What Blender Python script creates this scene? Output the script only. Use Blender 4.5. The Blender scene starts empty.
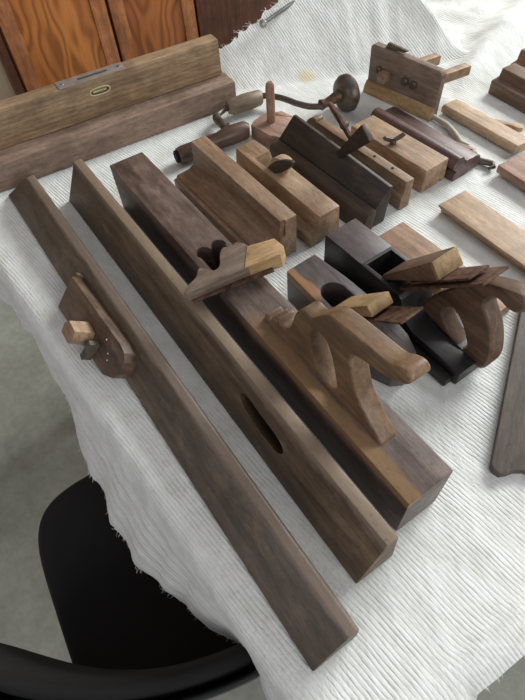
import bpy, bmesh, math, random
from mathutils import Vector, Matrix
random.seed(7)
C = bpy.context.scene.collection
T = 0.75                     # table top height
R_ = math.radians
# ---------------------------------------------------------------- camera
cam_d = bpy.data.cameras.new('camera'); cam = bpy.data.objects.new('camera', cam_d); C.objects.link(cam)
cam_d.sensor_fit = 'HORIZONTAL'; cam_d.sensor_width = 36.0; cam_d.lens = 36.0*526/525
cam_d.clip_start = 0.02
rows = ((0.56569011, 0.65107392, -0.50606072), (0.82280007, -0.48638037, 0.29399691), (-0.05472428, -0.58269794, -0.81084423))
m = Matrix([[r[0], -r[1], -r[2]] for r in rows]).to_4x4()
m.translation = Vector((0, 0, T+0.62)); cam.matrix_world = m
bpy.context.scene.camera = cam
# ---------------------------------------------------------------- light
w = bpy.data.worlds.new('world'); bpy.context.scene.world = w; w.use_nodes = True
bg = w.node_tree.nodes['Background']; bg.inputs[0].default_value = (0.86, 0.88, 1.0, 1); bg.inputs[1].default_value = 0.18
def area(name, loc, target, sx, sy, power, col):
    d = bpy.data.lights.new(name, 'AREA'); d.shape = 'RECTANGLE'; d.size = sx; d.size_y = sy; d.energy = power; d.color = col
    o = bpy.data.objects.new(name, d); C.objects.link(o); o.location = loc
    o.rotation_euler = (Vector(target)-Vector(loc)).to_track_quat('-Z', 'Y').to_euler(); return o
area('window_daylight', (-1.2, 4.3, T+2.35), (-0.5, 0.4, T), 2.6, 1.3, 188, (0.96, 0.98, 0.97))
area('side_fill', (2.6, 0.6, T+1.6), (-0.5, 0.3, T), 1.6, 1.2, 25, (1.0, 0.98, 0.95))  # added fill from the near end, lifts the faces turned that way
area('left_fill', (0.2, -2.1, T+1.2), (-0.4, 0.1, T), 1.0, 1.2, 5, (1.0, 0.97, 0.98))  # added weak fill from the left for hanging cloth and left faces
vs = bpy.context.scene.view_settings
vs.view_transform = 'Standard'; vs.look = 'None'; vs.exposure = 0.84; vs.gamma = 1.0; vs.use_curve_mapping = False

# ---------------------------------------------------------------- materials
def srgb(r, g, b):
    f = lambda c: (c/255/12.92) if c/255 <= 0.04045 else ((c/255+0.055)/1.055)**2.4
    return (f(r), f(g), f(b), 1)
class N:
    def __init__(s, name):
        s.m = bpy.data.materials.new(name); s.m.use_nodes = True; s.t = s.m.node_tree; s.b = s.t.nodes['Principled BSDF']
    def n(s, typ, **k):
        x = s.t.nodes.new(typ)
        for a, v in k.items():
            if a.startswith('i_'):
                key = a[2:]; key = int(key) if key.isdigit() else key.replace('_', ' ')
                x.inputs[key].default_value = v
            else: setattr(x, a, v)
        return x
    def l(s, a, b): s.t.links.new(a, b)
    def coord(s, scale, rot=(0, 0, 0), loc=(0, 0, 0), kind='Object'):
        tc = s.n('ShaderNodeTexCoord'); mp = s.n('ShaderNodeMapping')
        mp.inputs['Scale'].default_value = scale; mp.inputs['Rotation'].default_value = rot; mp.inputs['Location'].default_value = loc
        s.l(tc.outputs[kind], mp.inputs[0]); return mp.outputs[0]
    def noise(s, co, scale, detail=4, rough=.55, dist=0):
        x = s.n('ShaderNodeTexNoise', i_Scale=scale, i_Detail=detail, i_Roughness=rough, i_Distortion=dist); s.l(co, x.inputs['Vector']); return x.outputs[0]
    def ramp(s, f, stops):
        r = s.n('ShaderNodeValToRGB'); e = r.color_ramp.elements
        while len(e) < len(stops): e.new(.5)
        for q, (p, c) in zip(e, stops): q.position = p; q.color = c
        s.l(f, r.inputs[0]); return r.outputs[0]
    def mix(s, f, a, b, mode='MIX'):
        x = s.n('ShaderNodeMix', data_type='RGBA', blend_type=mode)
        if isinstance(f, float): x.inputs[0].default_value = f
        else: s.l(f, x.inputs[0])
        for i, v in ((6, a), (7, b)):
            if isinstance(v, tuple): x.inputs[i].default_value = v
            else: s.l(v, x.inputs[i])
        return x.outputs[2]
    def bump(s, f, strength, dist, prev=None):
        b = s.n('ShaderNodeBump', i_Strength=strength, i_Distance=dist); s.l(f, b.inputs['Height'])
        if prev: s.l(prev, b.inputs['Normal'])
        return b.outputs[0]
seed_i = [0]; patch_z = .075
def wood(name, dark, light, rough=.5, grain=1.0, axis='X', wear=None, wearamt=.5, rings=0.0, spots=.35, patch=None):
    """aged timber, grain running along the local axis"""
    def tone(c):
        g = .3*c[0]+.6*c[1]+.1*c[2]; return tuple((v*.86+g*.14)*1.22 for v in c[:3])+(1,)
    dark, light = tone(dark), tone(light); wear = tone(wear) if wear else None
    seed_i[0] += 1; o = seed_i[0]*3.7
    s = N(name)
    st = {'X': (1, 9, 9), 'Y': (9, 1, 9), 'Z': (9, 9, 1)}[axis]
    co = s.coord(tuple(k*1.6 for k in st), loc=(o, o*.7, o*.3))
    f1 = s.noise(co, 5.0*grain, 6, .6, .6)
    col = s.ramp(f1, [(.28, dark), (.52, tuple((a+b)/2 for a, b in zip(dark, light))), (.74, light)])
    co2 = s.coord(tuple(k*(9 if k > 1 else 7) for k in st), loc=(o*.3, o, o))
    f2 = s.noise(co2, 9.0*grain, 3, .6)
    pores = s.ramp(f2, [(.34, (.5, .47, .44, 1)), (.56, (1, 1, 1, 1))])
    col = s.mix(.55, col, pores, 'MULTIPLY')
    if rings:
        wv = s.n('ShaderNodeTexWave', wave_type='RINGS', rings_direction=axis, i_Scale=14.0, i_Distortion=5.0, i_Detail=2.0)
        wv.inputs['Detail Scale'].default_value = 1.2
        s.l(s.coord(tuple(.5 if k == 1 else 2.2 for k in st), loc=(0, .07, .12)), wv.inputs[0])
        col = s.mix(rings, col, s.ramp(wv.outputs[1], [(.2, (.42, .36, .3, 1)), (.75, (1, 1, 1, 1))]), 'MULTIPLY')
    f3 = s.noise(s.coord((14, 18, 18), loc=(o, 0, o)), 1.0, 6, .62)
    blot = s.ramp(f3, [(.36, (.52, .48, .45, 1)), (.6, (1, 1, 1, 1))])
    col = s.mix(.6, col, blot, 'MULTIPLY')
    if wear:
        f4 = s.noise(s.coord((20, 34, 34), loc=(0, o, o)), 1.0, 8, .7)
        col = s.mix(s.ramp(f4, [(.52, (0, 0, 0, 1)), (.70, (wearamt,)*3+(1,))]), col, wear)
    f6 = s.noise(s.coord(tuple(55 if k == 1 else 170 for k in (st)), loc=(o, 0, 0)), 1.0, 5, .75)
    col = s.mix(.55, col, s.ramp(f6, [(.30, (.52, .50, .48, 1)), (.48, (.95, .95, .95, 1)), (.75, (1.25, 1.22, 1.18, 1))]), 'MULTIPLY')
    if patch:                                   # a paler band: finish worn through on some bodies, painted-in top light on others
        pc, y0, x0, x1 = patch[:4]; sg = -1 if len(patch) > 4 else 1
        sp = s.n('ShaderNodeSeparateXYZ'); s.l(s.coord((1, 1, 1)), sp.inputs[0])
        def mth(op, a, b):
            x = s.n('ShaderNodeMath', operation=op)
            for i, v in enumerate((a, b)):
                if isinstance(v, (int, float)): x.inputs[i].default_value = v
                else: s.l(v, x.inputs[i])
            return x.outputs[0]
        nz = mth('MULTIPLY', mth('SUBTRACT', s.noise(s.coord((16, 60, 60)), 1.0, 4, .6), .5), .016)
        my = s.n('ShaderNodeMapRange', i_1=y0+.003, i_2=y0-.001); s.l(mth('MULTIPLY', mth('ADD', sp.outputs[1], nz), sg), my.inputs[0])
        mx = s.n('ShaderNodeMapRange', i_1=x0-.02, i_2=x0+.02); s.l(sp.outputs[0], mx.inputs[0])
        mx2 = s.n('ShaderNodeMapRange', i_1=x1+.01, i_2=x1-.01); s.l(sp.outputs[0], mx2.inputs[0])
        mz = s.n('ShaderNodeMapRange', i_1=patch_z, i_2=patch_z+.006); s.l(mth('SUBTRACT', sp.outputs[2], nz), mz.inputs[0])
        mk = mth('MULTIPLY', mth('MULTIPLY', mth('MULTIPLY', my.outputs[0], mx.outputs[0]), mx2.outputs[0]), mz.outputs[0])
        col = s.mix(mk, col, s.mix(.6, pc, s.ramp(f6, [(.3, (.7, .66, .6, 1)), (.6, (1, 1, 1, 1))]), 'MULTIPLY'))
    f5 = s.noise(s.coord((1, 1, 1), loc=(o, o, 0)), 160.0, 2)
    col = s.mix(spots, col, s.ramp(f5, [(.27, (.3, .26, .22, 1)), (.36, (1, 1, 1, 1))]), 'MULTIPLY')
    s.l(col, s.b.inputs['Base Color'])
    rr = s.n('ShaderNodeMapRange', i_3=rough-.1, i_4=rough+.18); s.l(f3, rr.inputs[0]); s.l(rr.outputs[0], s.b.inputs['Roughness'])
    nb = s.bump(f2, .35, .0006); nb = s.bump(f3, .4, .0015, nb); s.l(nb, s.b.inputs['Normal'])
    return s.m
def plain(name, col, rough=.5, metal=0.0, noise_amt=.35, scale=60, col2=None):
    s = N(name); f = s.noise(s.coord((1, 1, 1)), scale, 5, .65)
    c2 = col2 or tuple(c*(1-noise_amt) for c in col[:3])+(1,)
    s.l(s.ramp(f, [(.38, c2), (.62, col)]), s.b.inputs['Base Color'])
    s.b.inputs['Roughness'].default_value = rough; s.b.inputs['Metallic'].default_value = metal
    s.l(s.bump(f, .25, .0006), s.b.inputs['Normal']); return s.m

M_umber   = wood('dark_umber_wood', srgb(62, 46, 36), srgb(112, 88, 70), .42, wear=srgb(150, 122, 98), wearamt=.35)
M_side    = wood('worn_side_wood', srgb(70, 52, 36), srgb(122, 98, 72), .50, wear=srgb(160, 132, 108), wearamt=.45)
M_jointer = wood('greyed_dark_wood', srgb(66, 50, 44), srgb(116, 98, 88), .45, wear=srgb(140, 118, 104), wearamt=.4)
M_jointw  = wood('greyed_dark_wood_worn_edge', srgb(66, 52, 46), srgb(118, 100, 90), .42, wear=srgb(140, 118, 104), wearamt=.4, patch=(srgb(132, 104, 74), -.014, .06, .5))
patch_z = .045
M_slatew  = wood('slate_dark_wood_worn_edge', srgb(62, 55, 54), srgb(102, 92, 90), .40, patch=(srgb(150, 114, 80), -.015, -.2, -.045))
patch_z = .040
M_umber_lit  = wood('dark_umber_wood_lit_arris', srgb(64, 54, 42), srgb(102, 88, 70), .42, wear=srgb(150, 122, 98), wearamt=.25, patch=(srgb(116, 102, 90), -.012, -.6, .6, 1))  # paler ridge: light on the top face put into the colour
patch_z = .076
M_side_lit   = wood('worn_side_wood_lit_top', srgb(70, 54, 38), srgb(118, 96, 70), .50, wear=srgb(150, 124, 100), wearamt=.35, patch=(srgb(128, 112, 94), .5, -.6, .6))  # top face tinted paler to stand in for light from above
M_umber9  = wood('dark_brown_step_wood', srgb(48, 38, 30), srgb(84, 68, 54), .5)
M_edge    = wood('worn_honey_edge', srgb(110, 74, 44), srgb(164, 122, 80), .45)
M_tote    = wood('beech_tote', srgb(92, 68, 44), srgb(146, 114, 78), .42, grain=1.4)
M_toted   = wood('dark_beech_tote', srgb(78, 56, 40), srgb(124, 96, 72), .42, grain=1.3)
M_beech   = wood('old_beech', srgb(112, 86, 60), srgb(160, 130, 100), .5, wear=srgb(96, 72, 50), wearamt=.5)
M_beech2  = wood('warm_beech', srgb(128, 98, 66), srgb(178, 148, 114), .5, wear=srgb(110, 84, 58), wearamt=.5)
M_black   = wood('blackened_wood', srgb(30, 25, 22), srgb(66, 55, 46), .55, wear=srgb(92, 72, 50), wearamt=.45)
M_ebony   = wood('near_black_wood', srgb(22, 20, 20), srgb(44, 41, 42), .38, spots=.2)
M_slate   = wood('slate_dark_wood', srgb(62, 55, 54), srgb(98, 88, 86), .40)
M_purple  = wood('purple_brown_wood', srgb(70, 48, 46), srgb(112, 84, 80), .38)
M_pink    = wood('pinkish_wood', srgb(132, 98, 80), srgb(176, 140, 120), .55)
M_pale    = wood('pale_wood', srgb(152, 122, 88), srgb(196, 168, 134), .55, wear=srgb(130, 104, 78), wearamt=.4)
M_red     = wood('reddish_flat_wood', srgb(126, 92, 66), srgb(170, 134, 102), .55, grain=1.8, rings=.3)
M_oak     = wood('oak_level_wood', srgb(128, 102, 70), srgb(174, 146, 108), .55, axis='Y', grain=.9, rings=.28)
M_plank   = wood('rough_plank_wood', srgb(104, 82, 66), srgb(154, 128, 108), .62, axis='Y', wear=srgb(158, 130, 110), wearamt=.4)
M_mold    = wood('dark_molding_wood', srgb(66, 58, 50), srgb(98, 88, 78), .6)
M_yellow  = wood('fresh_yellow_wood', srgb(160, 126, 78), srgb(196, 162, 110), .55)
M_gray    = wood('weathered_grey_wood', srgb(96, 80, 66), srgb(140, 120, 102), .6, spots=.6)
M_dowel   = wood('dowel_wood', srgb(120, 88, 68), srgb(166, 130, 106), .5, axis='Z')
M_grip    = wood('grip_wood', srgb(96, 80, 58), srgb(138, 120, 92), .45, axis='Y')
M_chuck   = wood('chuck_wood', srgb(64, 44, 32), srgb(112, 84, 62), .4, axis='Y')
M_endlite = wood('sawn_end_wood', srgb(142, 112, 70), srgb(184, 152, 104), .6)
M_iron    = plain('dark_iron', srgb(104, 96, 86), .42, .6)
M_rust    = plain('rusty_iron', srgb(120, 92, 76), .6, .45, col2=srgb(72, 50, 40), scale=90)
M_steel   = plain('dull_steel', srgb(150, 150, 146), .35, .9)
M_plate   = plain('aluminium_plate', srgb(168, 166, 160), .45, .6, .25)
M_dark    = plain('dark_hole', srgb(18, 14, 12), .9)
M_vialrim = plain('brass_rim', srgb(196, 184, 150), .4, .2, .15)
M_vial    = plain('vial_glass', srgb(168, 166, 110), .08, 0, .2)
M_chip    = plain('cream_paint_chip', srgb(232, 224, 200), .6, 0, .05)
M_cord    = plain('grey_strip', srgb(170, 160, 145), .6, 0, .2)
M_seat    = plain('black_chair_fabric', srgb(24, 23, 23), .95, 0, .35, 900)
M_plastic = plain('black_plastic', srgb(22, 23, 25), .28, 0, .1)

def cloth_material():
    s = N('white_ribbed_cloth')
    tc = s.n('ShaderNodeTexCoord'); uv = tc.outputs['UV']
    def mp(scale, rot=0, src=uv):
        x = s.n('ShaderNodeMapping'); x.inputs['Scale'].default_value = scale; x.inputs['Rotation'].default_value = (0, 0, rot); s.l(src, x.inputs[0]); return x.outputs[0]
    warp = s.noise(mp((2.2, 2.2, 1)), 1.0, 2)
    # ribs run along u (the length of the tools), repeat across v
    sep = s.n('ShaderNodeSeparateXYZ'); s.l(mp((1, 1, 1), R_(-7)), sep.inputs[0])
    fine = s.noise(mp((22, 90, 1)), 1.0, 3)
    def math_(op, a, b=None, c=None):
        x = s.n('ShaderNodeMath', operation=op)
        for i, v in enumerate((a, b, c)):
            if v is None: continue
            if isinstance(v, (int, float)): x.inputs[i].default_value = v
            else: s.l(v, x.inputs[i])
        return x.outputs[0]
    ph = math_('ADD', math_('MULTIPLY', sep.outputs[1], 2*math.pi/0.0053), math_('ADD', math_('MULTIPLY', warp, 34.0), math_('MULTIPLY', fine, 5.5)))
    rib = math_('ABSOLUTE', math_('SINE', math_('MULTIPLY', ph, .5)))
    rib = math_('POWER', rib, .45)
    weave = s.noise(mp((260, 420, 1)), 1.0, 2)
    crink = s.noise(mp((24, 34, 1)), 1.0, 5, .65)
    amp = s.n('ShaderNodeMapRange', i_1=.3, i_2=.65, i_3=.25, i_4=1.0); s.l(s.noise(mp((9, 14, 1)), 1.0, 2), amp.inputs[0])
    ribh = math_('MULTIPLY', rib, amp.outputs[0])
    nb = s.bump(ribh, .7, .0016); nb = s.bump(weave, .5, .0010, nb); nb = s.bump(crink, .9, .0045, nb)
    s.l(nb, s.b.inputs['Normal'])
    col = s.ramp(crink, [(.3, srgb(207, 209, 201)), (.6, srgb(223, 225, 221))])
    # two small yellowish stains that stay with the cloth
    for (u, v, r) in ((-0.955, .74, .022), (-.2145, .462, .006)):
        d = s.n('ShaderNodeVectorMath', operation='DISTANCE'); s.l(uv, d.inputs[0]); d.inputs[1].default_value = (u, v, 0)
        col = s.mix(s.ramp(d.outputs['Value'], [(r*.4, (.5,)*3+(1,)), (r, (0, 0, 0, 1))]), col, srgb(222, 200, 130))
    s.l(col, s.b.inputs['Base Color']); s.b.inputs['Roughness'].default_value = .95
    s.b.inputs['Sheen Weight'].default_value = .15
    return s.m
M_cloth = cloth_material()

def cabinet_wood(name, d, l, off):
    s = N(name)
    co = s.coord((1, 2.1, .8), loc=(0, off, off*.4))
    n1 = s.noise(co, 2.6, 2, .5, .3)
    wv = s.n('ShaderNodeMath', operation='MULTIPLY', i_1=84.0); s.l(n1, wv.inputs[0])
    sn = s.n('ShaderNodeMath', operation='SINE'); s.l(wv.outputs[0], sn.inputs[0])
    mr = s.n('ShaderNodeMapRange', i_1=-1.0, i_2=1.0); s.l(sn.outputs[0], mr.inputs[0])
    col = s.ramp(mr.outputs[0], [(.0, l), (.6, tuple(a*.72+b*.28 for a, b in zip(l, d))), (1.0, tuple(a*.3+b*.7 for a, b in zip(l, d)))])
    f = s.noise(s.coord((1, 70, 3)), 4.0, 4); col = s.mix(.5, col, s.ramp(f, [(.3, (.6, .55, .5, 1)), (.6, (1, 1, 1, 1))]), 'MULTIPLY')
    s.l(col, s.b.inputs['Base Color']); s.b.inputs['Roughness'].default_value = .32
    return s.m
M_cab1 = cabinet_wood('varnished_pine_panel', srgb(128, 70, 28), srgb(200, 126, 64), 0.3)
M_cab2 = cabinet_wood('varnished_pine_panel_darker', srgb(116, 62, 28), srgb(182, 110, 58), 1.9)
M_cab3 = wood('red_brown_door', srgb(84, 44, 24), srgb(122, 70, 42), .35, axis='Z')
M_stile = wood('pine_stile', srgb(140, 80, 34), srgb(196, 122, 62), .35, axis='Z')
M_wall = plain('beige_wall_paint', srgb(190, 168, 140), .8, 0, .06, 8)
def concrete():
    s = N('grey_concrete_floor'); f = s.noise(s.coord((1, 1, 1)), 3.0, 8, .7); g = s.noise(s.coord((1, 1, 1)), 45, 5, .7)
    col = s.ramp(f, [(.3, srgb(128, 132, 122)), (.7, srgb(176, 180, 168))])
    col = s.mix(.5, col, s.ramp(g, [(.35, (.72, .72, .70, 1)), (.6, (1, 1, 1, 1))]), 'MULTIPLY')
    s.l(col, s.b.inputs['Base Color']); s.b.inputs['Roughness'].default_value = .6; s.l(s.bump(g, .3, .003), s.b.inputs['Normal']); return s.m
M_floor = concrete()
M_tabletop = wood('plain_table_board', srgb(140, 112, 80), srgb(176, 146, 108), .6)

# ---------------------------------------------------------------- helpers
def link_mesh(name, me, mat, parent=None, smooth=True, angle=38):
    me.materials.clear(); me.materials.append(mat)
    if smooth:
        for p in me.polygons: p.use_smooth = True
        me.set_sharp_from_angle(angle=R_(angle))
    o = bpy.data.objects.new(name, me); C.objects.link(o)
    if parent: o.parent = parent
    return o
def finish(bm, bevel=0.0, seg=2, minang=25):
    bmesh.ops.recalc_face_normals(bm, faces=bm.faces)
    if bevel:
        es = [e for e in bm.edges if len(e.link_faces) == 2 and e.calc_face_angle(0) > R_(minang)]
        bmesh.ops.bevel(bm, geom=es, offset=bevel, segments=seg, affect='EDGES', profile=.6, clamp_overlap=True)
    me = bpy.data.meshes.new('m'); bm.to_mesh(me); bm.free(); return me
def extr(pts, axis, a0, a1, bevel=.0015, seg=2, taper=None, rough_n=1, warp=0.0):
    """extrude a 2D outline along an axis. axis X: pts=(y,z); Y: pts=(x,z); Z: pts=(x,y). taper: (scale_end, cx, cy)"""
    bm = bmesh.new(); rings = []
    for k in range(rough_n+1):
        a = a0+(a1-a0)*k/rough_n; ring = []
        for p, q in pts:
            if taper and k:
                sc = 1+(taper[0]-1)*k/rough_n; p = taper[1]+(p-taper[1])*sc; q = taper[2]+(q-taper[2])*sc
            if warp: p += random.uniform(-warp, warp)
            v = {'X': (a, p, q), 'Y': (p, a, q), 'Z': (p, q, a)}[axis]; ring.append(bm.verts.new(v))
        rings.append(ring)
    n = len(pts)
    for k in range(rough_n):
        for i in range(n):
            bm.faces.new((rings[k][i], rings[k][(i+1) % n], rings[k+1][(i+1) % n], rings[k+1][i]))
    bm.faces.new(list(reversed(rings[0]))); bm.faces.new(rings[-1])
    return finish(bm, bevel, seg)
def rect(a0, a1, b0, b1): return [(a0, b0), (a1, b0), (a1, b1), (a0, b1)]
def box(x0, x1, y0, y1, z0, z1, bevel=.0015, seg=2): return extr(rect(x0, x1, y0, y1), 'Z', z0, z1, bevel, seg)
def catmull(pts, n=5, closed=True):
    out = []; L = len(pts)
    for i in range(L):
        p0, p1, p2, p3 = (Vector(pts[(i+k) % L]) for k in (-1, 0, 1, 2))
        for j in range(n):
            t = j/n; out.append(tuple(.5*((2*p1)+(-p0+p2)*t+(2*p0-5*p1+4*p2-p3)*t*t+(-p0+3*p1-3*p2+p3)*t**3)))
    return out
def shape2d(outer, holes, thick, bevel=.003):
    """filled 2D outline (x,z) with holes, given thickness in y and rounded arrises"""
    cu = bpy.data.curves.new('c', 'CURVE'); cu.dimensions = '2D'; cu.fill_mode = 'BOTH'
    cu.extrude = thick/2-bevel; cu.bevel_depth = bevel; cu.bevel_resolution = 2; cu.offset = -bevel
    for loop in [outer]+holes:
        sp = cu.splines.new('POLY'); sp.points.add(len(loop)-1)
        for p, q in zip(sp.points, loop): p.co = (q[0], q[1], 0, 1)
        sp.use_cyclic_u = True
    o = bpy.data.objects.new('tmp', cu); C.objects.link(o); bpy.context.view_layer.update()
    dg = bpy.context.evaluated_depsgraph_get()
    me = bpy.data.meshes.new_from_object(o.evaluated_get(dg)); bpy.data.objects.remove(o)
    for v in me.vertices: x, y, z = v.co; v.co = (x, z, y)
    me.flip_normals(); return me
def cut(me, cutters):
    a = bpy.data.objects.new('a', me); C.objects.link(a); cs = []
    for c in cutters:
        b = bpy.data.objects.new('b', c); C.objects.link(b); cs.append(b)
        md = a.modifiers.new('x', 'BOOLEAN'); md.operation = 'DIFFERENCE'; md.object = b; md.solver = 'EXACT'
    bpy.context.view_layer.update(); dg = bpy.context.evaluated_depsgraph_get()
    r = bpy.data.meshes.new_from_object(a.evaluated_get(dg))
    for o in [a]+cs: bpy.data.objects.remove(o)
    return r
def moved(me, mat): me.transform(mat); return me
def tube(path, r, seg=10, cap=True):
    bm = bmesh.new(); P = [Vector(p) for p in path]; rings = []; up = Vector((0, 0, 1))
    rr = r if isinstance(r, (list, tuple)) else [r]*len(P)
    prev = None
    for i, p in enumerate(P):
        d = (P[min(i+1, len(P)-1)]-P[max(i-1, 0)]).normalized()
        if prev is None: s = d.cross(up) if abs(d.z) < .95 else d.cross(Vector((1, 0, 0)))
        else: s = prev-d*prev.dot(d)
        s.normalize(); prev = s; t = d.cross(s)
        rings.append([bm.verts.new(p+(s*math.cos(a)+t*math.sin(a))*rr[i]) for a in (2*math.pi*k/seg for k in range(seg))])
    for i in range(len(P)-1):
        for k in range(seg): bm.faces.new((rings[i][k], rings[i][(k+1) % seg], rings[i+1][(k+1) % seg], rings[i+1][k]))
    if cap: bm.faces.new(list(reversed(rings[0]))); bm.faces.new(rings[-1])
    return finish(bm)
def lathe(profile, seg=32, axis='Z'):
    """profile of (r, h)"""
    bm = bmesh.new(); rings = []
    for r, h in profile:
        if r < 1e-6: rings.append([bm.verts.new((0, 0, h))])
        else: rings.append([bm.verts.new((r*math.cos(2*math.pi*k/seg), r*math.sin(2*math.pi*k/seg), h)) for k in range(seg)])
    for a, b in zip(rings, rings[1:]):
        for k in range(seg):
            q = [a[k % len(a)], a[(k+1) % len(a)], b[(k+1) % len(b)], b[k % len(b)]]; u = []
            for v in q:
                if v not in u: u.append(v)
            if len(u) > 2: bm.faces.new(u)
    me = finish(bm)
    if axis == 'Y': me.transform(Matrix.Rotation(R_(-90), 4, 'X'))
    if axis == 'X': me.transform(Matrix.Rotation(R_(90), 4, 'Y'))
    return me
def thing(name, label, cat, x, y, z=0.0, yaw=0.0, group=None, rot=None):
    o = bpy.data.objects.new(name, None); o.empty_display_size = .02; C.objects.link(o)
    o.location = (x, y, T+z); o.rotation_euler = rot if rot else (0, 0, R_(yaw))
    o['label'] = label; o['category'] = cat
    if group: o['group'] = group
    return o
def tag(o, label, cat, group=None):
    o['label'] = label; o['category'] = cat
    if group: o['group'] = group
    return o
def struct(name, me, mat, **k):
    o = link_mesh(name, me, mat, **k); o['kind'] = 'structure'; return o
def cyl_x(x0, x1, y, z, r, seg=24): return tube([(x0, y, z), (x1, y, z)], r, seg)
def slant_bar(x, y0, y1, z, ang, length, t0, t1, bevel=.0012, hook=None):
    """tapered bar in the xz plane from (x,z) rising at ang degrees towards +x, spanning y0..y1"""
    pts = [(0, -t0/2), (length, -t1/2), (length, t1/2), (0, t0/2)]
    me = extr(pts, 'Y', y0, y1, bevel)
    me.transform(Matrix.Translation((x, 0, z)) @ Matrix.Rotation(R_(-ang), 4, 'Y')); return me

# ---------------------------------------------------------------- setting
struct('floor', box(-1.88, 3.2, -2.4, 4.6, -.05, 0, 0), M_floor, smooth=False)
XW = -1.72
struct('wall_back', box(XW-.16, XW-.06, -2.4, 4.6, 0, 2.6, 0), M_wall, smooth=False)
# cupboards along the back wall
def cupboard(y0, y1, label, panel, framed, sw=.045):
    r = thing('cupboard', label, 'cupboard', XW, (y0+y1)/2, -T)
    h = (y1-y0)/2
    link_mesh('carcass', box(-.045, -.02, -h, h, .0, 2.0, .001), M_cab3, r)
    d0, d1 = -h+.003, h-.003
    if framed:
        f = cut(box(-.019, .004, d0, d1, .08, 1.96, .002), [box(-.03, .02, d0+sw, d1-sw, .08+sw, 1.96-sw, 0)])
        link_mesh('door_frame', f, M_stile, r)
        link_mesh('door_panel', box(-.016, -.003, d0+sw-.004, d1-sw+.004, .08+sw-.004, 1.96-sw+.004, .001), panel, r)
    else:
        link_mesh('door_panel', box(-.019, .0, d0, d1, .08, 1.96, .002), panel, r)
    k = link_mesh('knob', lathe([(0, 0), (.006, 0), (.006, .012), (.014, .018), (.014, .026), (.008, .031), (0, .031)], 20, 'X'), M_iron, r)
    k.location = (.004 if framed else .0, d1-.024, 1.35)
cupboard(.262, .576, 'varnished pine cupboard door with swirling grain beside the beige wall', M_cab1, True)
cupboard(.580, .866, 'varnished pine cupboard door in the middle behind the spirit level end', M_cab2, True)
cupboard(.870, 1.30, 'plain red-brown cupboard door behind the frayed cloth edge', M_cab3, False)
struct('trim_1', box(XW-.06, XW-.012, .235, .259, 0, 2.0, .001), M_cab3)

# ---------------------------------------------------------------- table
def edge_y(x): return .004+.06*x
tb = thing('table', 'long work table hidden under the white ribbed cloth', 'table', 0, 0, -T)
xa, xb = -1.085, .035
link_mesh('tabletop', extr([(xa, edge_y(xa)+.016), (xb-.01, edge_y(xb)+.016), (xb-.01, 1.6), (xa, 1.6)], 'Z', T-.034, T-.009, .006), M_tabletop, tb)
for lx, ly in ((-1.0, .03), (-.06, .10), (-1.0, 1.5), (-.06, 1.5)):
    link_mesh('leg', box(lx-.025, lx+.025, ly-.025+.02, ly+.025+.02, 0, T-.033, .003), M_tabletop, tb)

# cloth: one continuous sheet
HEM = [(-1.2, -.090), (-.926, -.068), (-.72, -.050), (-.60, -.048), (-.51, -.064), (-.42, -.073), (-.291, -.080), (-.235, -.058), (-.19, -.039), (-.083, -.006), (-.042, -.010), (.03, -.010), (.2, .0)]
def interp(tab, x):
    for (a, p), (b, q) in zip(tab, tab[1:]):
        if x <= b:
            t = max(0, min(1, (x-a)/(b-a))); t = t*t*(3-2*t); return p+(q-p)*t
    return tab[-1][1]
def sm(a, b, x): t = max(0, min(1, (x-a)/(b-a))); return t*t*(3-2*t)
def hsh(i, j=0): return math.sin(i*12.9898+j*78.233)*43758.5453 % 1
def vn(x, s=0):
    i = math.floor(x); t = x-i; t = t*t*(3-2*t); return hsh(i, s)*(1-t)+hsh(i+1, s)*t
def vn2(x, y, s=0):
    i, j = math.floor(x), math.floor(y); tx, ty = x-i, y-j; tx = tx*tx*(3-2*tx); ty = ty*ty*(3-2*ty)
    return (hsh(i, j+s)*(1-tx)+hsh(i+1, j+s)*tx)*(1-ty)+(hsh(i, j+1+s)*(1-tx)+hsh(i+1, j+1+s)*tx)*ty
def hump(x, y):
    # tent ridge lifting the far corner of the cloth
    px, py = -.775, 1.075; dx, dy = -.975, -.22
    rx, ry = x-px, y-py; s = rx*dx+ry*dy; d = rx*dy-ry*dx     # d>0 on the +y side
    side = -(d)
    h = 0
    if s > 0:
        if side > 0: h = .62*s-.50*side
        else: h = .62*s+1.0*side
    h = max(0, h)
    h = math.sqrt(h*h+.0001)-.01
    h += .004*sm(.0, .02, h)*(vn(s*26+side*30, 3)-.5)
    # wrinkles on the flat part behind the ridge
    k = sm(.99, 1.10, y)*sm(-.72, -.82, x)
    h += k*(0.020*(vn2(x*9+y*3, y*9, 5)-.1)+.014*vn2(x*24, y*22-x*9, 9))
    # second fold rising beside the stack of planes
    g = math.exp(-(((x+.735)*.9+(y-1.02)*.35)/.035)**2)*sm(.93, 1.04, y)*.022
    h += g
    g2 = math.exp(-(((x+.02)-(y-.45)*.15)/.05)**2)*sm(.30, .40, y)*.004
    return h+g2
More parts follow.
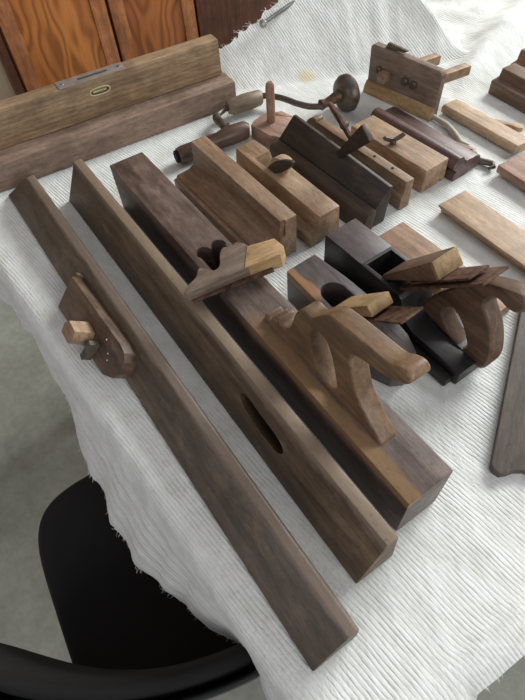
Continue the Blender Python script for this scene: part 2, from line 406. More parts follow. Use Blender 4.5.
def cloth():
    nu, nv = 420, 330
    u0, u1 = -1.10, .145; v0, v1 = -.19, 1.62
    bm = bmesh.new(); uvl = bm.loops.layers.uv.new('UVMap'); V = []
    for j in range(nv+1):
        tv = j/nv; row = []
        for i in range(nu+1):
            u = u0+(u1-u0)*i/nu; v = v0+(v1-v0)*tv
            jag = .004*(vn(u*60, 1)-.5)+.003*(vn(u*190, 2)-.5)
            if j == 0: v += jag*1.5
            if i == 0: u += .010*(vn(v*50, 4)-.5)+.010*(vn(v*140, 6)-.5)-.0
            x, y, z = u, v, 0.0
            ye = edge_y(min(u, .05)); r = .022
            if i == 0 or True:
                far = (i/nu)
            dv = ye-.002-v
            if dv > -r:                       # rounding over the left edge
                s = dv+r; a = min(s/r, 1.35)
                y = (ye-.002+r) - r*math.sin(min(a, 1.45)); z = -r*(1-math.cos(min(a, 1.45)))
                rest = s-a*r
                if rest > 0:
                    tot = (ye-.002-v0)+r-1.35*r; t = rest/tot
                    yh = interp(HEM, u); y0 = y
                    y = y0+(yh-y0)*(t**.9); z = z-rest*.80
                    y += .004*math.sin(u*46+vn(u*7, 5)*4)*t; cr_ = rest*230+vn(u*9, 12)*5; y += .0016*math.sin(cr_)*min(1, t*4)+.0022*(vn2(u*55, rest*120, 21)-.5)
            du = u-.035
            if du > 0:
                lng = sm(.165, .145, v)
                t = du/(u1-.035)
                x = .035+(.046 + .050*lng)*t + .004*vn(v*30, 8)*t
                z -= (.028+.085*lng)*t*t + .0
            if dv < 0: z += hump(x, y)
            z += .0012*(vn2(x*22, y*30, 11)-.5)
            row.append(bm.verts.new((x, y, z-.001))); row[-1].index = 0
            row[-1]['uv'] if False else None
            V.append((u, v))
        if j == 0: grid = []
        grid.append(row)
    W = nu+1
    for j in range(nv):
        for i in range(nu):
            f = bm.faces.new((grid[j][i], grid[j][i+1], grid[j+1][i+1], grid[j+1][i]))
            for lp, k in zip(f.loops, (j*W+i, j*W+i+1, (j+1)*W+i+1, (j+1)*W+i)): lp[uvl].uv = V[k]
    # loose threads along the frayed hems
    def thread(p, d, L):
        p = Vector(p); d = Vector(d).normalized(); s = Vector((-d.y, d.x, 0))*.0006; q = p
        a = [p]
        for k in range(3):
            q = q+d*L/3+Vector((random.uniform(-1, 1), random.uniform(-1, 1), random.uniform(-.3, .6)))*L*.15; a.append(q)
        vs_ = [(bm.verts.new(t+s*(1-k*.2)), bm.verts.new(t-s*(1-k*.2)), bm.verts.new(t+Vector((0, 0, .0008)))) for k, t in enumerate(a)]
        for A, B in zip(vs_, vs_[1:]):
            for m_ in range(3): bm.faces.new((A[m_], A[(m_+1) % 3], B[(m_+1) % 3], B[m_]))
    for k in range(170):
        g = random.choice(grid[0][60:380]); thread(g.co, (random.uniform(-.6, .6), -.5, -.8), random.uniform(.003, .010))
    for k in range(70):
        j = random.randint(int(nv*.40), int(nv*.62)); g = grid[j][0]; thread(g.co, (-1, random.uniform(-.8, .8), -.1), random.uniform(.006, .018))
    for k in range(60):
        j = random.randint(int(nv*.17), int(nv*.4)); g = grid[j][-1]; thread(g.co, (1, random.uniform(-.8, .8), -.6), random.uniform(.002, .006))
    bmesh.ops.recalc_face_normals(bm, faces=bm.faces)
    me = bpy.data.meshes.new('cloth'); bm.to_mesh(me); bm.free()
    for p in me.polygons: p.use_smooth = True
    return me
cl = link_mesh('tablecloth', cloth(), M_cloth, smooth=False); cl.location = (0, 0, T)
for p in cl.data.polygons: p.use_smooth = True
tag(cl, 'white ribbed cloth with frayed hems spread over the work table', 'tablecloth')

# ---------------------------------------------------------------- office chair under the table edge
def chair():
    r = thing('office_chair', 'black fabric office chair pushed against the hanging cloth', 'chair', -.315, -.035, -T, -4)
    def cushion(w, d, zt, th, name, mat):
        n = 64; bm = bmesh.new(); rings = []
        prof = [(.80, -th), (.93, -th*.9), (.99, -th*.55), (1.0, -th*.3), (.985, -.008), (.95, -.0015), (.85, 0), (.6, -.001), (.3, -.004)]
        for sc, z in prof:
            ring = []
            for k in range(n):
                a = 2*math.pi*k/n; c_, s_ = math.cos(a), math.sin(a)
                q = 2/4.6
                x = abs(c_)**q*(1 if c_ > 0 else -1)*w/2*sc; y = abs(s_)**q*(1 if s_ > 0 else -1)*d/2*sc
                ring.append(bm.verts.new((x, y, zt+z)))
            rings.append(ring)
        for a, b in zip(rings, rings[1:]):
            for k in range(n): bm.faces.new((a[k], a[(k+1) % n], b[(k+1) % n], b[k]))
        bm.faces.new(rings[-1]); bm.faces.new(list(reversed(rings[0])))
        return link_mesh(name, finish(bm), mat, r, angle=60)
    cushion(.43, .40, .46, .055, 'seat', M_seat)
    link_mesh('seat_shell', box(-.17, .17, -.16, .16, .385, .404, .01), M_plastic, r)
    link_mesh('column', tube([(0, 0, .10), (0, 0, .25), (0, 0, .251), (0, 0, .385)], [.026, .026, .016, .016], 16), M_plastic, r)
    for k in range(5):
        a = 2*math.pi*k/5+.3; d = Vector((math.cos(a), math.sin(a), 0))
        b = link_mesh('base_arm', tube([d*.02+Vector((0, 0, .11)), d*.15+Vector((0, 0, .09)), d*.26+Vector((0, 0, .065))], [.024, .02, .014], 10), M_plastic, r)
        c_ = link_mesh('caster', lathe([(0, -.011), (.022, -.011), (.025, -.007), (.025, .007), (.022, .011), (0, .011)], 20, 'Y'), M_plastic, r)
        c_.location = d*.265+Vector((0, 0, .0255)); c_.rotation_euler = (0, 0, a)
    # curved backrest on the near side: an oval pad swept along an arc
    def backpad(name, mat, zc, hh, th, off):
        cy0, cx0, rad = .107, -.245, .46                   # arc centre in chair space
        n, mq = 40, 12; bm = bmesh.new(); rings = []
        for i in range(n+1):
            q = -1+2*i/n; a = R_(27)-q*R_(31)             # sweep angle
            h = hh*max(.02, (1-abs(q)**3.2))**.5; t = th*max(.05, (1-abs(q)**6))**.5
            c_ = Vector((math.cos(a), -math.sin(a), 0)); ring = []
            for k in range(mq*2):
                b_ = 2*math.pi*k/(mq*2); e = 2/3.2
                cz, cr = math.sin(b_), math.cos(b_)
                z = zc+h*abs(cz)**e*(1 if cz > 0 else -1); rr = rad+off+t*abs(cr)**e*(1 if cr > 0 else -1)+.12*(z-zc)
                p = Vector((cx0, cy0, 0))+c_*rr; ring.append(bm.verts.new((p.x, p.y, z)))
            rings.append(ring)
        for A, B in zip(rings, rings[1:]):
            for k in range(mq*2): bm.faces.new((A[k], A[(k+1) % (mq*2)], B[(k+1) % (mq*2)], B[k]))
        bm.faces.new(rings[0]); bm.faces.new(list(reversed(rings[-1])))
        return link_mesh(name, finish(bm), mat, r, angle=60)
    backpad('backrest', M_seat, .565, .115, .016, 0)
    backpad('backrest_shell', M_plastic, .565, .119, .007, .022)
    sp = link_mesh('back_support', tube([(.10, -.03, .392), (.18, -.07, .385), (.205, -.11, .42), (.215, -.118, .56)], .014, 10), M_plastic, r)
chair()

# ---------------------------------------------------------------- spirit level standing on a rough plank (far left)
yw = math.degrees(math.atan2(.033, .52))
pl = thing('timber_plank', 'rough brown plank lying under the wooden spirit level', 'plank', -.966, .55, 0, -yw)
link_mesh('board', extr(rect(-.088, 0, 0, .052), 'Y', -.66, .006, .003, rough_n=14, warp=.0006), M_plank, pl)
lv = thing('spirit_level', 'long wooden spirit level standing on edge on the rough plank', 'spirit level', -1.0085, .538, .0525, -4.4)
body = cut(extr(rect(-.034, 0, 0, .0765), 'Y', -.70, .012, .003), [box(-.023, -.011, -.283, -.227, .068, .09, 0), moved(extr([(.0, -.0085), (.0, .0085)] and catmull([(-.272, .052), (-.262, .046), (-.242, .046), (-.232, .052), (-.242, .058), (-.262, .058)], 3), 'X', -.006, .01, 0), Matrix())])
link_mesh('body', body, M_oak, lv)
pt = link_mesh('top_plate', cut(box(-.032, -.002, -.325, -.190, .0760, .0780, .0006), [box(-.021, -.013, -.285, -.225, .07, .09, 0)]), M_plate, lv)
for yy in (-.315, -.200):
    link_mesh('screw', moved(lathe([(0, 0), (.0035, 0), (.003, .0008), (0, .001)], 14), Matrix.Translation((-.017, yy, .0779))), M_steel, pt)
link_mesh('top_vial', tube([(-.017, -.28, .0725), (-.017, -.23, .0725)], .0035, 10), M_dark, lv)
ring = catmull([(-.274, .052), (-.266, .0445), (-.238, .0445), (-.230, .052), (-.238, .0595), (-.266, .0595)], 4)
inner = catmull([(-.2705, .052), (-.264, .0472), (-.240, .0472), (-.2335, .052), (-.240, .0568), (-.264, .0568)], 4)
rm = moved(shape2d([(a, b) for a, b in ring], [inner], .003, .0006), Matrix.Rotation(R_(90), 4, 'Z'))
link_mesh('side_vial_rim', moved(rm, Matrix.Translation((.0012, 0, 0))), M_vialrim, lv)
link_mesh('side_vial', tube([(-.001, -.266, .052), (-.001, -.238, .052)], .0035, 10), M_vial, lv)

# ---------------------------------------------------------------- 1 plane on its side with fence block (front left)
p1 = thing('fenced_plane', 'long brown plane body leaning left, with a side block and wedge, nearest the table edge', 'hand plane', -.50, .068)
b1 = extr([(-.028, 0), (.030, 0), (.0275, .046), (.024, .050), (.013, .050), (.007, .045), (-.029, .004)], 'X', -.48, .472, .0022)
for v in b1.vertices:                       # raked far end
    if v.co.x < -.45: v.co.x += .95*v.co.z
link_mesh('body', b1, M_umber_lit, p1)
# slope frame: along x, up the slope (t), outward normal (n)
S0 = Vector((0, -.029, .004)); up_ = Vector((0, .040, .042)).normalized(); nrm = Vector((0, -up_.z, up_.y))
def slopeM(x, t, n):
    m_ = Matrix.Identity(4); m_.col[0][:3] = (1, 0, 0); m_.col[1][:3] = up_; m_.col[2][:3] = nrm
    m_.translation = Vector((x, 0, 0))+S0+up_*t+nrm*n; return m_
out = [(-.146, -.018), (-.148, .040), (.020, .046), (.036, .043), (.046, .034), (.048, .014), (.040, .000), (.018, -.012)]
fb = extr(out, 'Z', 0, .021, .0012)
link_mesh('side_block', moved(fb, slopeM(0, 0, .0002)), M_umber, p1)
link_mesh('end_cap', moved(extr(rect(-.156, -.1487, -.010, .044), 'Z', 0, .012, .001), slopeM(0, 0, .0002)), M_side, p1)
pg = moved(extr([(-.016, -.014), (.012, -.015), (.019, -.003), (.014, .011), (-.010, .013), (-.019, .002)], 'Z', 0, .032, .0015, taper=(.92, 0, 0)), slopeM(-.050, .008, .0214))
link_mesh('wedge', pg, M_beech2, p1)
link_mesh('iron', moved(extr([(-.004, -.016), (.004, -.018), (.006, .012), (-.002, .014)], 'Z', 0, .016, .001), slopeM(-.020, .002, .0214)), M_mold, p1)
for x, t, s_ in ((-.008, .034, .0016), (.008, .022, .0012), (.013, .014, .0012)):
    link_mesh('paint_fleck', moved(lathe([(0, 0), (s_, 0), (s_*.8, .0005), (0, .0006)], 7), slopeM(x, t-.004, .0213)), M_chip, p1)
link_mesh('paint_fleck', moved(extr([(-.004, -.002), (.001, -.0035), (.004, 0), (.002, .003), (-.003, .0025)], 'Z', 0, .0008, .0002), slopeM(-.004, .050, .0)), M_chip, p1)

# ---------------------------------------------------------------- 2 jointer lying with slotted face outwards
p2 = thing('slotted_plane', 'long upright plane body with an oval slot in its left face', 'hand plane', -.48, .152)
b2 = extr([(-.024, 0), (.030, 0), (.0215, .085), (.0065, .085)], 'X', -.412, .414, .0018)
for v in b2.vertices:
    if v.co.x < -.4: v.co.x += .3*v.co.z
slot = catmull([(.163, .052), (.174, .064), (.208, .062), (.243, .059), (.258, .046), (.247, .031), (.212, .031), (.177, .037)], 5)
sc_ = extr(slot, 'Y', -.06, .019, 0)
lv.scale = (1, 1, .93)
for v in sc_.vertices: v.co.z -= 1.15*(v.co.y+.010)
link_mesh('body', cut(b2, [sc_]), M_side_lit, p2)

# ---------------------------------------------------------------- 3 jointer with open handle
p3 = thing('jointer_plane', 'long dark jointer plane with a scrolled open wooden handle', 'hand plane', -.44, .2345)
b3 = box(-.368, .357, -.0325, .0305, 0, .09, .002)
th_ = extr([(-.083, .1), (-.035, .1), (-.035, .06), (-.062, .012), (-.068, .012), (-.088, .085)], 'Y', -.021, .021, 0)
sc1 = tube([(-.088, -.0125, .12), (-.080, -.0125, .03)], .0115, 20); sc2 = tube([(-.088, .0125, .12), (-.080, .0125, .03)], .0115, 20)
link_mesh('body', cut(b3, [th_, sc1, sc2]), M_jointw, p3)
def sh(pts, dx, dz=0, k=1.0): return [(x*k+dx, .62-(.62-z)*k+dz) for x, z in pts]
tote = [(-.371, .088), (-.366, .103), (-.358, .099), (-.352, .112), (-.345, .106), (-.340, .121), (-.330, .116), (-.320, .121), (-.312, .136), (-.303, .166), (-.290, .183), (-.276, .184), (-.264, .198), (-.250, .213), (-.236, .218), (-.205, .223), (-.180, .226), (-.164, .229), (-.155, .236), (-.144, .240), (-.137, .234), (-.141, .224), (-.150, .217), (-.162, .209), (-.184, .202), (-.202, .196), (-.212, .186), (-.205, .160), (-.192, .130), (-.172, .110), (-.153, .096), (-.150, .086), (-.190, .084), (-.240, .084), (-.300, .084), (-.350, .084)]
hole = [(-.277, .150), (-.268, .170), (-.252, .173), (-.240, .158), (-.230, .128), (-.226, .108), (-.236, .097), (-.255, .102), (-.270, .122)]
o_ = link_mesh('tote', shape2d(catmull(sh(tote, .44), 4), [catmull(sh(hole, .44), 4)], .024, .0025), M_tote, p3, angle=50)
wd = thing('loose_wedge', 'scalloped grey wedge with a fresh yellow sawn end lying across the jointer plane', 'wedge', -.452, .158, .0925, 0)
wd.rotation_euler = (0, R_(-8), R_(76))
sc = catmull([(0, 0), (.004, .010), (.020, .020), (.028, .033), (.035, .029), (.046, .019), (.056, .024), (.062, .042), (.070, .052), (.080, .048), (.090, .052), (.102, .038), (.104, .020), (.098, .002), (.05, .0)], 3)
link_mesh('scalloped_wedge', extr(sc, 'Z', .003, .019, .0012), M_gray, wd)
link_mesh('sawn_end', extr([(.084, .001), (.134, -.002), (.144, .010), (.138, .030), (.100, .036)], 'Z', -.004, .020, .0012), M_yellow, wd)
link_mesh('iron', extr([(.004, -.004), (.12, -.008), (.12, .006), (.004, .002)], 'Z', -.0005, .0025, .0005), M_rust, wd)

# ---------------------------------------------------------------- 4 smoothing plane
p4 = thing('smoothing_plane', 'short dark smoothing plane with a round throat, behind the jointer handle', 'hand plane', -.333, .344, 0, 3)
o4 = catmull([(-.113, -.026), (-.113, .026), (-.06, .031), (.02, .034), (.07, .031), (.104, .020), (.112, 0), (.104, -.020), (.07, -.031), (.02, -.034), (-.06, -.031)], 3)
o4 = [(-.113, -.027), (-.113, .027), (-.05, .031), (.03, .033), (.075, .030), (.100, .020), (.110, .004), (.110, -.006), (.100, -.021), (.075, -.030), (.03, -.033), (-.05, -.031)]
b4 = extr(o4, 'Z', 0, .062, .002)
for v in b4.vertices:
    if v.co.z > .05 and v.co.x > .0: v.co.z -= .016*sm(.0, .11, v.co.x)
b4 = cut(b4, [tube([(-.040, 0, .08), (-.036, 0, .012)], .020, 24), extr([(-.040, .08), (.004, .08), (-.016, .03), (-.03, .014), (-.04, .014)], 'Y', -.020, .020, 0)])
link_mesh('body', b4, M_slatew, p4)
link_mesh('wedge', slant_bar(-.022, -.019, .019, .048, 42, .088, .006, .017), M_endlite, p4)
link_mesh('iron', slant_bar(-.014, -.0185, .0185, .040, 40, .138, .003, .003, .0006), M_rust, p4)

# ---------------------------------------------------------------- 6 flat reddish board
p6 = thing('flat_board', 'flat reddish-brown grained board partly behind the black razee plane', 'board', -.338, .525, 0, 1.5)
link_mesh('board', box(-.113, .113, -.030, .034, 0, .020, .002), M_red, p6)

# ---------------------------------------------------------------- 5 black razee plane with handle
p5 = thing('razee_plane', 'black plane with stepped body, big wedge and open handle', 'hand plane', -.33, .427, 0, 1.5)
prof5 = [(-.130, 0), (.147, 0), (.147, .026), (.060, .030), (.040, .040), (.030, .070), (.024, .075), (-.130, .075)]
b5 = extr(prof5, 'Y', -.030, .030, .0016)
b5 = cut(b5, [extr([(-.050, .09), (.0, .09), (.0, .06), (-.018, .012), (-.026, .012)], 'Y', -.0235, .0235, 0)])
link_mesh('body', b5, M_ebony, p5)
link_mesh('worn_top', box(-.129, -.050, -.0295, .0295, .0746, .0756, .0004), M_slate, p5)
link_mesh('rebate_lip', box(-.146, .140, -.044, -.0305, 0, .014, .002), M_ebony, p5)
link_mesh('wedge', slant_bar(-.014, -.0225, .0225, .072, 44, .104, .008, .026, .002), M_toted, p5)
we = bpy.data.objects[p5.children[-1].name]
link_mesh('wedge_end', moved(extr(rect(-.0215, .0215, -.0122, .0122), 'X', 0, .004, .001), Matrix.Translation((-.014, 0, .072)) @ Matrix.Rotation(R_(-44), 4, 'Y') @ Matrix.Translation((.1035, 0, 0))), M_endlite, we)
link_mesh('iron', slant_bar(.004, -.022, .022, .062, 43, .166, .0035, .0035, .0006), M_rust, p5)
link_mesh('cap_iron', slant_bar(.030, -.020, .014, .096, 43, .105, .003, .003, .0006), M_rust, p5)
tote5 = [(-.272, .072), (-.266, .097), (-.245, .130), (-.228, .152), (-.206, .172), (-.182, .184), (-.163, .190), (-.152, .184), (-.153, .172), (-.161, .164), (-.171, .163), (-.184, .166), (-.193, .158), (-.194, .143), (-.182, .128), (-.171, .110), (-.162, .085), (-.160, .064), (-.166, .048), (-.180, .046), (-.196, .052), (-.215, .056), (-.245, .062)]
hole5 = [(-.238, .102), (-.227, .107), (-.212, .095), (-.200, .077), (-.194, .062), (-.202, .055), (-.218, .062), (-.233, .074), (-.241, .088)]
t5 = shape2d(catmull([(x+.33, z) for x, z in sh(tote5, 0, 0, 1.05)], 4), [catmull([(x+.33, z) for x, z in sh(hole5, 0, 0, 1.05)], 4)], .026, .004)
link_mesh('tote', moved(t5, Matrix.Translation((0, .015, 0))), M_toted, p5, angle=50)

# ---------------------------------------------------------------- 7 stepped moulding plane (beech)
p7 = thing('moulding_plane', 'tall beech moulding plane with a stepped side, beside the long jointer', 'hand plane', -.655, .350, 0, 1.0)
pr7 = [(-.044, 0), (.020, 0), (.020, .004), (.026, .004), (.028, .0), (.034, .0), (.034, .083), (.004, .083), (.003, .046), (-.001, .037), (-.008, .033), (-.036, .031), (-.038, .026), (-.044, .025)]
b7 = extr(pr7, 'X', -.135, .135, .0016)
for v in b7.vertices:
    if v.co.z > .07 and v.co.x > .12: v.co.z -= .006
b7 = cut(b7, [extr([(.128, .045), (.14, .045), (.14, .09), (.128, .09), (.133, .07)], 'Y', -.05, .012, 0), box(-.012, .03, -.0, .0065, .0800, .09, 0), box(-.0125, -.011, -.05, .05, .0815, .09, 0)])
link_mesh('body', b7, M_beech, p7)
for xx, dz in ((-.112, .016), (-.103, .016), (-.03, .015), (.105, .015)):
    link_mesh('screw', moved(lathe([(0, 0), (.0032, 0), (.0028, .0008), (0, .0010)], 12, 'Y'), Matrix.Translation((xx, -.0442, dz)) @ Matrix.Rotation(R_(180), 4, 'Z')), M_iron, p7)

# ---------------------------------------------------------------- 8 beech plane with dark leaf iron
p8 = thing('moulding_plane', 'beech moulding plane with a short wedge and dark leaf-shaped iron', 'hand plane', -.632, .444, 0, 2.0)
pr8 = [(-.040, 0), (-.040, .018), (-.034, .023), (-.024, .026), (-.021, .062), (.021, .062), (.024, .0), (.004, .0), (.0, .005), (-.010, .005), (-.014, 0)]
b8 = cut(extr(pr8, 'X', -.118, .118, .0016), [extr([(-.075, .07), (-.030, .07), (-.045, .02), (-.05, .02)], 'Y', -.013, .03, 0)])
for v in b8.vertices:
    if v.co.x > .10 and v.co.z > .05: v.co.z -= (v.co.x-.10)*.35
link_mesh('body', b8, M_beech2, p8)
wz = catmull([(-.044, .048), (-.030, .078), (-.010, .088), (.006, .086), (.0, .066), (-.03, .050)], 4)
link_mesh('wedge', extr(wz, 'Y', -.005, .013, .001), M_pale, p8)
leaf = catmull([(-.036, .056), (-.016, .060), (.012, .078), (.036, .104), (.031, .108), (.006, .097), (-.020, .078)], 4)
link_mesh('iron', extr(leaf, 'Y', -.012, -.006, .0008), M_black, p8)

# ---------------------------------------------------------------- 9 blackened rebate plane
p9 = thing('moulding_plane', 'blackened tall moulding plane with a long dark wedge sticking up', 'hand plane', -.615, .518, 0, 1.5)
pr9 = [(-.004, 0), (.028, 0), (.037, .080), (.030, .081), (.002, .036)]
b9 = extr(pr9, 'X', -.128, .128, .0015)
for v in b9.vertices:
    if v.co.z > .05 and v.co.x > .10: v.co.z -= (v.co.x-.10)*.45
    if v.co.z < .05 and v.co.x < -.10: v.co.x -= .012
link_mesh('body', b9, M_black, p9)
st9 = extr([(-.027, 0), (-.0045, 0), (.0015, .034), (.0005, .0405), (-.015, .037), (-.019, .033)], 'X', -.138, .132, .0015)
link_mesh('stepped_base', st9, M_umber9, p9)
link_mesh('wedge', slant_bar(.008, .021, .031, .068, 50, .092, .012, .030, .0012), M_black, p9)
w9 = p9.children[-1]
link_mesh('wedge_end', moved(extr(rect(.0212, .0308, -.0138, .0138), 'X', 0, .003, .0006), Matrix.Translation((.008, 0, .068)) @ Matrix.Rotation(R_(-50), 4, 'Y') @ Matrix.Translation((.0915, 0, 0))), M_umber, w9)
link_mesh('spacer_block', box(-.145, -.128, -.040, -.018, 0, .008, .001), M_black, p9)

# ---------------------------------------------------------------- 10 narrow plane behind the black one
p10 = thing('moulding_plane', 'narrow warm-brown moulding plane with a rusty iron leaning out, behind the black plane', 'hand plane', -.61, .598, 0, 1)
pr10 = [(-.012, 0), (.011, 0), (.012, .056), (-.006, .056), (-.007, .030), (-.012, .026)]
b10 = extr(pr10, 'X', -.125, .118, .0015)
link_mesh('body', b10, M_beech, p10)
link_mesh('rounded_grip', extr(catmull([(-.15, .010), (-.152, .04), (-.136, .058), (-.120, .056), (-.1255, .004)], 4), 'Y', -.008, .010, .002), M_tote, p10)
link_mesh('iron', moved(extr([(-.005, 0), (.005, 0), (.005, .085), (0, .092), (-.005, .085)], 'Y', -.003, .003, .0008), Matrix.Translation((-.020, .004, .050)) @ Matrix.Rotation(R_(-32), 4, 'Y') @ Matrix.Rotation(R_(18), 4, 'X')), M_rust, p10)
link_mesh('iron_boss', moved(lathe([(0, -.006), (.006, -.006), (.007, 0), (.006, .006), (0, .006)], 16, 'Y'), Matrix.Translation((-.044, -.006, .085))), M_rust, p10)
for xx in (.03, .075): link_mesh('peg_hole', moved(lathe([(0, 0), (.003, 0), (.003, .0006), (0, .0008)], 12), Matrix.Translation((xx, .003, .0558))), M_dark, p10)

# ---------------------------------------------------------------- 11 pale block plane with wing screw
p11 = thing('moulding_plane', 'pale rounded beech plane with a small iron wing screw', 'hand plane', -.598, .676, 0, 3)
pr11 = [(-.030, 0), (.010, 0), (.012, .005), (.020, .005), (.022, 0), (.028, 0), (.030, .012), (.029, .046), (-.029, .046)]
b11 = cut(extr(pr11, 'X', -.095, .095, .0055, 3), [moved(tube([(-.12, 0, 0), (-.085, 0, 0)], .006, 14), Matrix.Translation((0, -.016, .028)))])
link_mesh('body', b11, M_beech2, p11)
ws = link_mesh('wing_screw', tube([(.0, -.012, .044), (-.002, -.012, .053)], [.006, .0055], 12), M_iron, p11)
link_mesh('wing', moved(extr(catmull([(-.020, .004), (-.016, .009), (-.004, .004), (.006, .004), (.018, .010), (.021, .004), (.006, -.004), (-.006, -.004)], 3), 'Y', -.002, .002, .0006), Matrix.Translation((-.002, -.012, .054)) @ Matrix.Rotation(R_(65), 4, 'Z')), M_iron, ws)

# ---------------------------------------------------------------- 12 purple-brown rounded plane
p12 = thing('moulding_plane', 'purple-brown moulding plane with a round bar along one side and flat top', 'hand plane', -.600, .745, 0, 1.5)
arc = [(-.022+.0145*math.cos(a), .032+.0145*math.sin(a)) for a in [R_(200-k*22) for k in range(9)]]
pr12 = [(-.030, 0), (.010, 0), (.014, .006), (.022, .002), (.034, .004), (.039, .014), (.036, .026), (.026, .031), (-.002, .032), (-.0055, .026)]+[p for p in reversed(arc)]+[(-.024, .018), (-.030, .014)]
link_mesh('body', extr(pr12, 'X', -.108, .108, .0010), M_purple, p12)

# ---------------------------------------------------------------- 13 plough fence with stems
p13 = thing('plough_fence', 'brown plough plane fence standing upright with two wooden stems behind', 'plough fence', -.745, .823, 0, 8.2)
f13 = extr([(-.089, .004), (.087, .0), (.089, .088), (.082, .096), (-.082, .098), (-.089, .092)], 'Y', 0, .016, .003)
link_mesh('fence_board', f13, M_gray, p13)
link_mesh('bottom_moulding', extr([(-.012, 0), (.0, 0), (.0, .024), (-.004, .022), (-.010, .012)], 'X', -.089, .088, .001), M_endlite, p13)
for sx, L in ((-.030, .120), (.040, .125)):
    sb = box(sx-.009, sx+.009, .0165, L, .040, .060, .002)
    for v in sb.vertices: v.co.x += .27*(v.co.y-.0165)
    s_ = link_mesh('stem', sb, M_beech2, p13)
link_mesh('peg_stub', box(-.048, -.030, -.022, -.0005, .040, .060, .002), M_beech, p13)
for sx in (-.062, .008, .030):
    n_ = link_mesh('nut', moved(lathe([(0, 0), (.0085, 0), (.0085, .004), (.005, .006), (.005, .010), (0, .010)], 8, 'Y'), Matrix.Translation((sx, -.0003, .052)) @ Matrix.Rotation(R_(180), 4, 'Z')), M_iron, p13)
link_mesh('stem_wedge', extr([(-.055, .098), (-.01, .100), (.0, .106), (-.05, .108)], 'Y', .004, .011, .001), M_iron, p13)

# ---------------------------------------------------------------- 14 flat pale plane with nub
p14 = thing('flat_moulding_plane', 'pale flat moulding plane on its side with a rounded wedge nub', 'hand plane', -.575, .885, 0, 0)
link_mesh('body', extr([(-.022, .004), (.022, 0), (.024, .015), (.018, .018), (-.017, .019), (-.023, .015)], 'X', -.088, .100, .0015), M_pale, p14)
link_mesh('wedge', extr(catmull([(.020, .022), (.040, .034), (.054, .036), (.062, .044), (.056, .053), (.042, .050), (.026, .038), (.006, .026)], 3), 'Z', .004, .014, .0015), M_pale, p14)

# ---------------------------------------------------------------- 15 small bits beside it
g_ = tube([(-.705, .868, .006), (-.690, .845, .006), (-.655, .836, .006), (-.62, .836, .006), (-.590, .826, .006), (-.560, .812, .006), (-.545, .815, .006)], [.0045, .005, .0055, .006, .006, .005, .004], 10)
gs = link_mesh('curved_rod', g_, M_cord); gs.location = (0, 0, T); tag(gs, 'curved pale grey rod lying by the plough fence', 'rod')
sl = thing('wooden_slip', 'small light-brown wooden slip with a rounded holed end', 'slip of wood', -.560, .790, .0, 15)
link_mesh('slip', cut(extr([(-.05, -.006), (.030, -.011), (.042, -.009), (.048, 0), (.042, .009), (.030, .010), (-.05, .008)], 'Z', .004, .014, .0012), [tube([(.036, 0, -.01), (.036, 0, .03)], .003, 12)]), M_tote, sl)
hk = tube([(-.545, .772, .006), (-.52, .786, .006), (-.495, .798, .006), (-.478, .806, .007), (-.470, .800, .007), (-.472, .790, .007)], [.006, .007, .0065, .0055, .0045, .003], 10)
hk_ = link_mesh('iron_hook', hk, M_iron); hk_.location = (0, 0, T); tag(hk_, 'small dark iron hook with a curled end by the wooden slip', 'hook')

# ---------------------------------------------------------------- 16 three planes at the far right edge
def edge_plane(x, y, w, h, L, label, mat, yaw):
    r = thing('moulding_plane', label, 'hand plane', x, y, .0, yaw)
    pr = [(-w/2, 0), (w/2, 0), (w/2, h), (-w*.1, h), (-w*.16, h*.66), (-w/2, h*.60)]
    link_mesh('body', extr(pr, 'X', 0, L, .002), mat, r); return r
edge_plane(-.655, 1.027, .060, .046, .24, 'reddish moulding plane nearest in the row at the right edge', M_toted, -3)
edge_plane(-.668, 1.092, .050, .058, .24, 'lighter moulding plane in the middle of the row at the right edge', M_edge, -3)
edge_plane(-.675, 1.150, .048, .066, .24, 'dark moulding plane farthest in the row at the right edge', M_purple, -3)

# ---------------------------------------------------------------- 17, 18 pale boards, 19 dark board
p17 = thing('wooden_board', 'short thick pinkish board at the right edge above the long pale one', 'board', -.456, .832, 0, -2)
link_mesh('board', extr([(-.040, .006), (.036, .004), (.038, .020), (-.041, .022)], 'X', 0, .24, .0018), M_pink, p17)
p18 = thing('moulded_board', 'long pale board with a stepped moulded edge at the right', 'board', -.445, .668, 0, -1)
link_mesh('board', extr([(-.026, 0), (.024, 0), (.026, .021), (-.036, .021), (-.037, .017), (-.032, .015), (-.032, .011), (-.027, .009)], 'X', 0, .30, .0012), M_pale, p18)
a19 = math.degrees(math.atan2(.584-.346, -.223+.075))
p19 = thing('moulded_board', 'dark grey-brown board with a scrolled end at the right edge', 'board', -.075, .346, 0, a19)
o19 = [(.0, 0), (-.006, -.004), (-.009, -.012), (-.004, -.020), (.002, -.026), (.006, -.036), (.006, -.10), (.31, -.10), (.31, .002)]
link_mesh('board', extr(o19, 'Z', .0, .013, .0015), M_mold, p19)

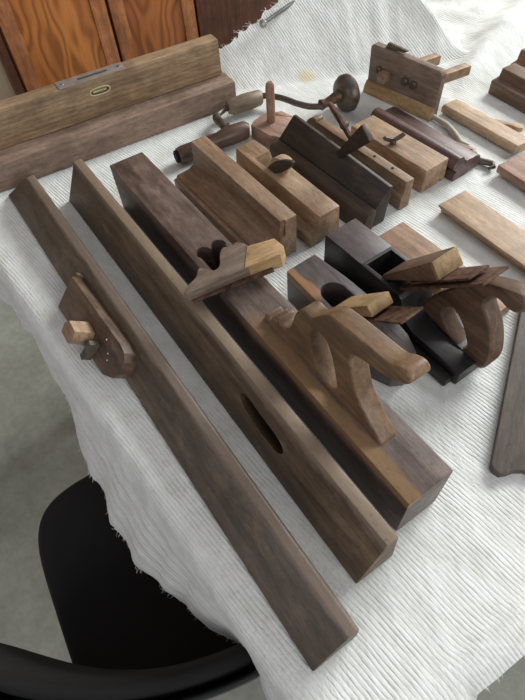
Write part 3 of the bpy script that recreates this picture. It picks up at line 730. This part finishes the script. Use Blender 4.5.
# ---------------------------------------------------------------- 20 brace
br = thing('hand_brace', 'iron hand brace with a turned head, grip and dark wooden chuck', 'brace', -.85, .58, 0)
def L(p): return (p[0]+.85, p[1]-.58, p[2])
hd = lathe([(0, -.018), (.020, -.018), (.031, -.013), (.0365, -.004), (.0365, .006), (.030, .014), (.014, .018), (0, .018)], 36)
ax = Vector((.04, .30, .0)).normalized()
q_ = Vector((0, 0, 1)).rotation_difference(ax).to_matrix().to_4x4()
head = link_mesh('head', moved(hd, Matrix.Translation(L((-.800, .722, .0365))) @ q_), M_iron, br)
link_mesh('neck', tube([L((-.802, .710, .036)), L((-.806, .690, .032)), L((-.809, .676, .028)), L((-.810, .664, .028))], [.015, .010, .0085, .011], 16), M_rust, br)
path = catmull([(-.811, .668, .027), (-.820, .648, .026), (-.848, .634, .025), (-.890, .622, .024), (-.918, .606, .023), (-.925, .590, .022)], 5)[:26]
link_mesh('crank_rod', tube([L(p) for p in path], .0062, 12), M_iron, br)
link_mesh('grip', tube([L((-.924, .594, .022)), L((-.926, .588, .022)), L((-.930, .555, .022)), L((-.933, .522, .022)), L((-.934, .514, .022))], [.012, .016, .0175, .016, .012], 20), M_grip, br)
path2 = catmull([(-.934, .520, .021), (-.935, .498, .020), (-.922, .478, .020), (-.890, .474, .020), (-.868, .472, .020)], 5)[:22]
link_mesh('lower_crank_rod', tube([L(p) for p in path2], [.0062]*8+[.007, .008]+[.009]*12, 12), M_iron, br)
link_mesh('chuck', tube([L((-.842, .505, .019)), L((-.845, .498, .020)), L((-.850, .462, .020)), L((-.852, .440, .018)), L((-.856, .360, .018)), L((-.857, .350, .018))], [.014, .018, .019, .0155, .017, .015], 12), M_chuck, br)
link_mesh('socket', tube([L((-.857, .3515, .018)), L((-.858, .344, .018))], [.013, .012], 8), M_dark, br)

# ---------------------------------------------------------------- 21 marking block with dowel
mg = thing('dowelled_block', 'pinkish faceted wooden block with a round dowel standing upright', 'marking gauge', -.815, .553, 0, 20)
blk = extr([(-.046, -.012), (-.040, -.030), (.012, -.042), (.042, -.028), (.046, .014), (.024, .040), (-.012, .036), (-.018, .029), (-.026, .031), (-.032, .024), (-.041, .022)], 'Z', 0, .030, .002)
for v in blk.vertices:
    if v.co.z > .02: v.co.z += -.008*abs(v.co.x+.01)/.04+.004
link_mesh('block', blk, M_pink, mg)
link_mesh('dowel', lathe([(0, .02), (.0085, .02), (.0088, .096), (.0080, .103), (.005, .107), (0, .108)], 20), M_dowel, mg)
mg.children[-1].location = (-.012, .002, 0)

# ---------------------------------------------------------------- rod under the frayed corner
rd = thing('metal_rod', 'thin steel rod with a round knob poking out from the frayed cloth corner', 'rod', -1.068, .700, .092)
dr = Vector((-.020, .135, .02)); 
link_mesh('rod', tube([(0, 0, 0), tuple(dr), tuple(dr*2.6)], .0042, 10), M_steel, rd)
link_mesh('knob', moved(lathe([(0, -.007), (.006, -.006), (.0085, -.002), (.0085, .003), (.005, .007), (0, .007)], 16), Vector((0, 0, 1)).rotation_difference(dr.normalized()).to_matrix().to_4x4()), M_plate, rd)
